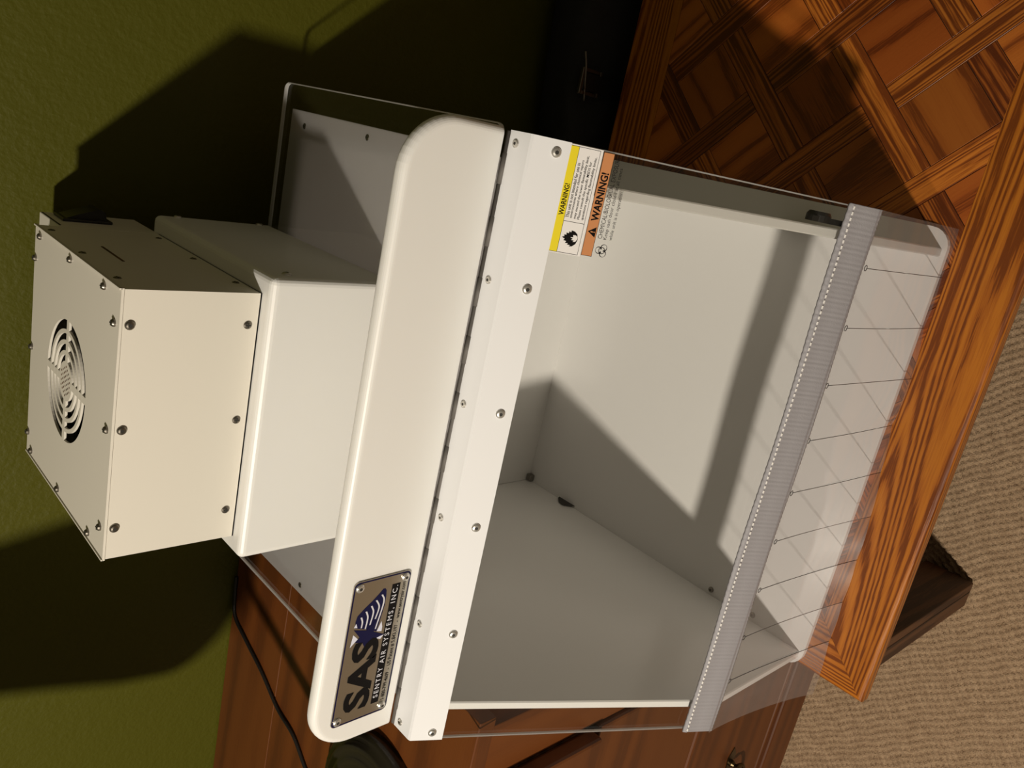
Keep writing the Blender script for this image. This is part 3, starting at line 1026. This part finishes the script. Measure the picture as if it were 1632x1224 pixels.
flat(PF, [[(0.0122, 0.0110), (0.1394, 0.0104), (0.1394, 0.0192), (0.0122, 0.0192)]], h + 0.00012, 0.00001, 'title_bar', M['ink'], hd, npl)
text_part(PF, 'SENTRY AIR SYSTEMS, INC.', 0.0180, 0.1375, 0.0120, 0.0180, h + 0.00016, 'lettering', M['silver_ink'], hd, npl, bold=0.006, spacing=1.35)
text_part(PF, '1-800-799-4609  -  US Patent # 5,843,197  -  www.sentryair.com', 0.0128, 0.1392, 0.0032, 0.0086, h + 0.00012, 'lettering', M['ink'], hd, npl, bold=0.004)
for a, b2 in ((0.0060, 0.0540), (0.1440, 0.0540), (0.0065, 0.0060), (0.1440, 0.0060)):
    put_screw('steel', PF.p(a, b2, 0.0012), PF.n, hd, npl)

# ---- warning labels on the sash (frame: a = x, b = -s)
h = 0.0004
def rect(a0, a1, s_0, s_1):
    return [(a0, -s_1), (a1, -s_1), (a1, -s_0), (a0, -s_0)]
yl = flat(S, [rect(0.1952, 0.2795, 0.0328, 0.0598)], h, 0.0002, 'flammable_warning_label', M['paper'], hd, hd.o)
yl['label'] = 'white warning sticker with yellow header and flame symbol'
flat(S, [rect(0.1962, 0.2783, 0.0326, 0.0394)], h + 0.0001, 0.00005, 'yellow_header', M['yellow'], hd, yl)
lw = 0.0003
flat(S, [rect(0.1960, 0.2785, 0.0392, 0.0392 + lw), rect(0.1960, 0.2785, 0.0572, 0.0572 + lw), rect(0.1960, 0.1960 + lw, 0.0326, 0.0575), rect(0.2782, 0.2782 + lw, 0.0326, 0.0575), rect(0.2210, 0.2210 + lw, 0.0392, 0.0575)], h + 0.00015, 0.00005, 'ruled_line', M['ink'], hd, yl)
text_part(S, 'WARNING!', 0.2250, 0.2496, -0.0382, -0.0338, h + 0.0002, 'lettering', M['ink'], hd, yl, bold=0.02)
for k, (txt, w) in enumerate((('This unit is not intended for use in', 0.0423), ('environments where chemical vapors', 0.0450), ('may exceed the lower flammability limit.', 0.0490), ('Please consult the specific MSDS for', 0.0450), ('questions regarding flammability limits.', 0.0490))):
    s_0 = 0.0402 + k * 0.0033
    text_part(S, txt, 0.2240, 0.2240 + w, -(s_0 + 0.0028), -s_0, h + 0.0002, 'lettering', M['ink'], hd, yl, bold=0.004)
# flame pictogram
flame = [(0.2084, 0.0548), (0.2045, 0.0536), (0.2022, 0.0510), (0.2018, 0.0484), (0.2030, 0.0494), (0.2030, 0.0466), (0.2042, 0.0472), (0.2040, 0.0446), (0.2056, 0.0454), (0.2060, 0.0426), (0.2072, 0.0437), (0.2084, 0.0410), (0.2092, 0.0430), (0.2104, 0.0424), (0.2106, 0.0445), (0.2122, 0.0440), (0.2120, 0.0462), (0.2136, 0.0462), (0.2130, 0.0480), (0.2146, 0.0482), (0.2140, 0.0512), (0.2122, 0.0536)]
flat(S, [[(a, -s_) for a, s_ in flame]], h + 0.0002, 0.00005, 'flame_symbol', M['ink'], hd, yl)
flat(S, [[(a, -s_) for a, s_ in ((0.2086, 0.0544), (0.2062, 0.0530), (0.2058, 0.0508), (0.2070, 0.0516), (0.2072, 0.0490), (0.2082, 0.0504), (0.2092, 0.0482), (0.2096, 0.0506), (0.2112, 0.0500), (0.2114, 0.0524), (0.2104, 0.0540))]], h + 0.0003, 0.00005, 'flame_gap', M['paper'], hd, yl)
# second label: orange header, black print straight on the clear sheet
ol = flat(S, [rect(0.1968, 0.2786, 0.0604, 0.0698)], h, 0.0002, 'exposure_warning_label', M['orange'], hd, hd.o)
ol['label'] = 'orange warning sticker with black lettering and biohazard symbol'
flat(S, [rect(0.1968, 0.2786, 0.0604, 0.0607), rect(0.1968, 0.2786, 0.0695, 0.0698), rect(0.1968, 0.1971, 0.0604, 0.0698), rect(0.2783, 0.2786, 0.0604, 0.0698)], h + 0.0001, 0.00005, 'ruled_line', M['ink'], hd, ol)
text_part(S, 'WARNING!', 0.2250, 0.2632, -0.0686, -0.0620, h + 0.0001, 'lettering', M['ink'], hd, ol, bold=0.03)
flat(S, [[(0.2122, -0.0686), (0.2206, -0.0686), (0.2164, -0.0618)]], h + 0.0001, 0.00005, 'alert_triangle', M['ink'], hd, ol)
text_part(S, '!', 0.2159, 0.2169, -0.0679, -0.0640, h + 0.0002, 'lettering', M['orange'], hd, ol, bold=0.03)
text_part(S, 'CHEMICAL/BIOLOGICAL EXPOSURE', 0.2122, 0.2765, -0.0752, -0.0714, h, 'lettering', M['ink'], hd, ol, bold=0.0)
text_part(S, 'Keep sash door closed at all times', 0.2122, 0.2690, -0.0802, -0.0763, h, 'lettering', M['ink'], hd, ol, bold=0.0)
text_part(S, 'while unit is in operation.', 0.2122, 0.2520, -0.0851, -0.0812, h, 'lettering', M['ink'], hd, ol, bold=0.0)
# biohazard trefoil: three open crescents and a centre ring
BC = (0.2030, 0.0775)
polys = []
for k in range(3):
    a = math.radians(90 + 120 * k)
    cx, cs = BC[0] + 0.0027 * math.cos(a), BC[1] - 0.0027 * math.sin(a)
    o_, i_ = [], []
    for q in range(19):
        tt = a + math.radians(-155 + 310 * q / 18) + math.pi * 0
        wdt = 0.0011 * math.sin(math.pi * q / 18) ** 0.0 * (0.25 + 0.75 * abs(q - 9) / 9)
        o_.append((cx + 0.0030 * math.cos(tt), -cs + 0.0030 * math.sin(tt)))
        i_.append((cx + (0.0030 - wdt) * math.cos(tt), -cs + (0.0030 - wdt) * math.sin(tt)))
    for q in range(18):
        polys.append([o_[q], o_[q + 1], i_[q + 1], i_[q]])
for q in range(24):
    t0, t1 = 2 * math.pi * q / 24, 2 * math.pi * (q + 1) / 24
    polys.append([(BC[0] + r * math.cos(tt), -BC[1] + r * math.sin(tt)) for r, tt in ((0.0029, t0), (0.0029, t1), (0.0023, t1), (0.0023, t0))])
flat(S, polys, h, 0.00005, 'biohazard_symbol', M['ink'], hd, ol)

# ------------------------------------------------------------------ lamp, cord, bag
lm = Root('table_lamp', (-0.487, 0.0, CT), 'dark bronze table lamp with ringed round base standing on the chest', 'lamp')
bm = BM()
prof = [(0.097, CT + 0.0003), (0.097, CT + 0.010), (0.092, CT + 0.015), (0.086, CT + 0.015), (0.084, CT + 0.019), (0.078, CT + 0.021), (0.075, CT + 0.018), (0.070, CT + 0.022), (0.064, CT + 0.024), (0.061, CT + 0.021), (0.055, CT + 0.026), (0.045, CT + 0.029), (0.030, CT + 0.034), (0.016, CT + 0.045), (0.010, CT + 0.06)]
lathe(bm, prof, c=(-0.487, 0, 0), n=48)
finish(bm, 'lamp_base', M['lamp_black'], lm, smooth=True)
bm = BM(); lathe(bm, [(0.010, CT + 0.058), (0.014, CT + 0.075), (0.009, CT + 0.10), (0.0085, 0.86), (0.004, 0.87)], c=(-0.487, 0, 0), n=20)
finish(bm, 'lamp_pole', M['lamp_black'], lm, smooth=True)
bm = BM()
prof = [(0.112, 0.640), (0.117, 0.646), (0.112, 0.690), (0.095, 0.76), (0.078, 0.84), (0.072, 0.865), (0.0705, 0.865), (0.0765, 0.84), (0.0935, 0.76), (0.1105, 0.69), (0.1155, 0.647)]
lathe(bm, prof, c=(-0.490, 0, 0), n=40, cap=False)
for k in range(3):
    a = 2 * math.pi * k / 3
    tube(bm, [(-0.487, 0, 0.855), (-0.49 + 0.0725 * math.cos(a), 0.0725 * math.sin(a), 0.860)], 0.0015, 6)
finish(bm, 'lamp_shade', M['shade'], lm, smooth=True)

bm = BM()
zc = CT + 0.0027
tube(bm, spline([(-0.395, 0.388, zc), (-0.425, 0.386, zc), (-0.455, 0.378, zc), (-0.471, 0.338, zc), (-0.488, 0.285, zc), (-0.511, 0.233, zc), (-0.520, 0.187, zc), (-0.543, 0.148, zc), (-0.575, 0.09, zc), (-0.60, 0.05, zc), (-0.64, 0.04, zc)], 8), 0.0025, 8)
single('power_cord', bm, M['cord'], 'thin black power cord snaking across the chest top', 'cord')

bag = Root('shoulder_bag', (0.45, 0.33, -0.577), 'black nylon bag standing between the table and the wall', 'bag')
bm = BM()
nu, nv = 28, 14
def bag_pt(u, v):
    # super-ellipsoid-like soft box, slumped top
    a, b2 = u * 2 * math.pi, (v - 0.5) * math.pi
    se = lambda c, e: math.copysign(abs(c) ** e, c)
    x = 0.29 * se(math.cos(b2), 0.35) * se(math.cos(a), 0.30)
    y = 0.047 * se(math.cos(b2), 0.35) * se(math.sin(a), 0.35)
    z = 0.258 * se(math.sin(b2), 0.35)
    x += 0.004 * math.sin(z * 40)
    y += 0.003 * math.sin(x * 23 + z * 11)
    zz = -0.318 + z + (0.012 * (x / 0.3) if z > 0.1 else 0)
    return (0.51 + x, 0.342 + y, zz)
gridv = []
for j in range(nv + 1):
    ring = [bm.verts.new(bag_pt(i / nu, min(max(j / nv, 0.004), 0.996))) for i in range(nu)]
    gridv.append(ring)
for a, b2 in zip(gridv, gridv[1:]):
    for i in range(nu):
        bm.faces.new((a[i], a[(i + 1) % nu], b2[(i + 1) % nu], b2[i]))
bm.faces.new(gridv[0]); bm.faces.new(gridv[-1])
finish(bm, 'bag_body', M['fabric_black'], bag, smooth=True)
# square strap buckle, strap and zip pull on the side that faces the table
bm = BM()
def ring_box(x0, x1, z0, z1, y, w, d):
    box(bm, x0, x1, y - d, y, z0, z0 + w, bev=0.0008); box(bm, x0, x1, y - d, y, z1 - w, z1, bev=0.0008)
    box(bm, x0, x0 + w, y - d, y, z0 + w, z1 - w, bev=0.0008); box(bm, x1 - w, x1, y - d, y, z0 + w, z1 - w, bev=0.0008)
ring_box(0.358, 0.394, -0.104, -0.062, 0.292, 0.005, 0.005)
finish(bm, 'strap_buckle', M['gun'], bag)
bm = BM(); box(bm, 0.364, 0.388, 0.2865, 0.2895, -0.45, -0.066, bev=0.001); finish(bm, 'strap', M['black_plastic'], bag)
bm = BM()
tube(bm, spline([(0.350, 0.2890, -0.078), (0.372, 0.2875, -0.071), (0.395, 0.2875, -0.066), (0.414, 0.2890, -0.060)], 5), 0.0018, 6)
finish(bm, 'zip_pull', M['gun'], bag)
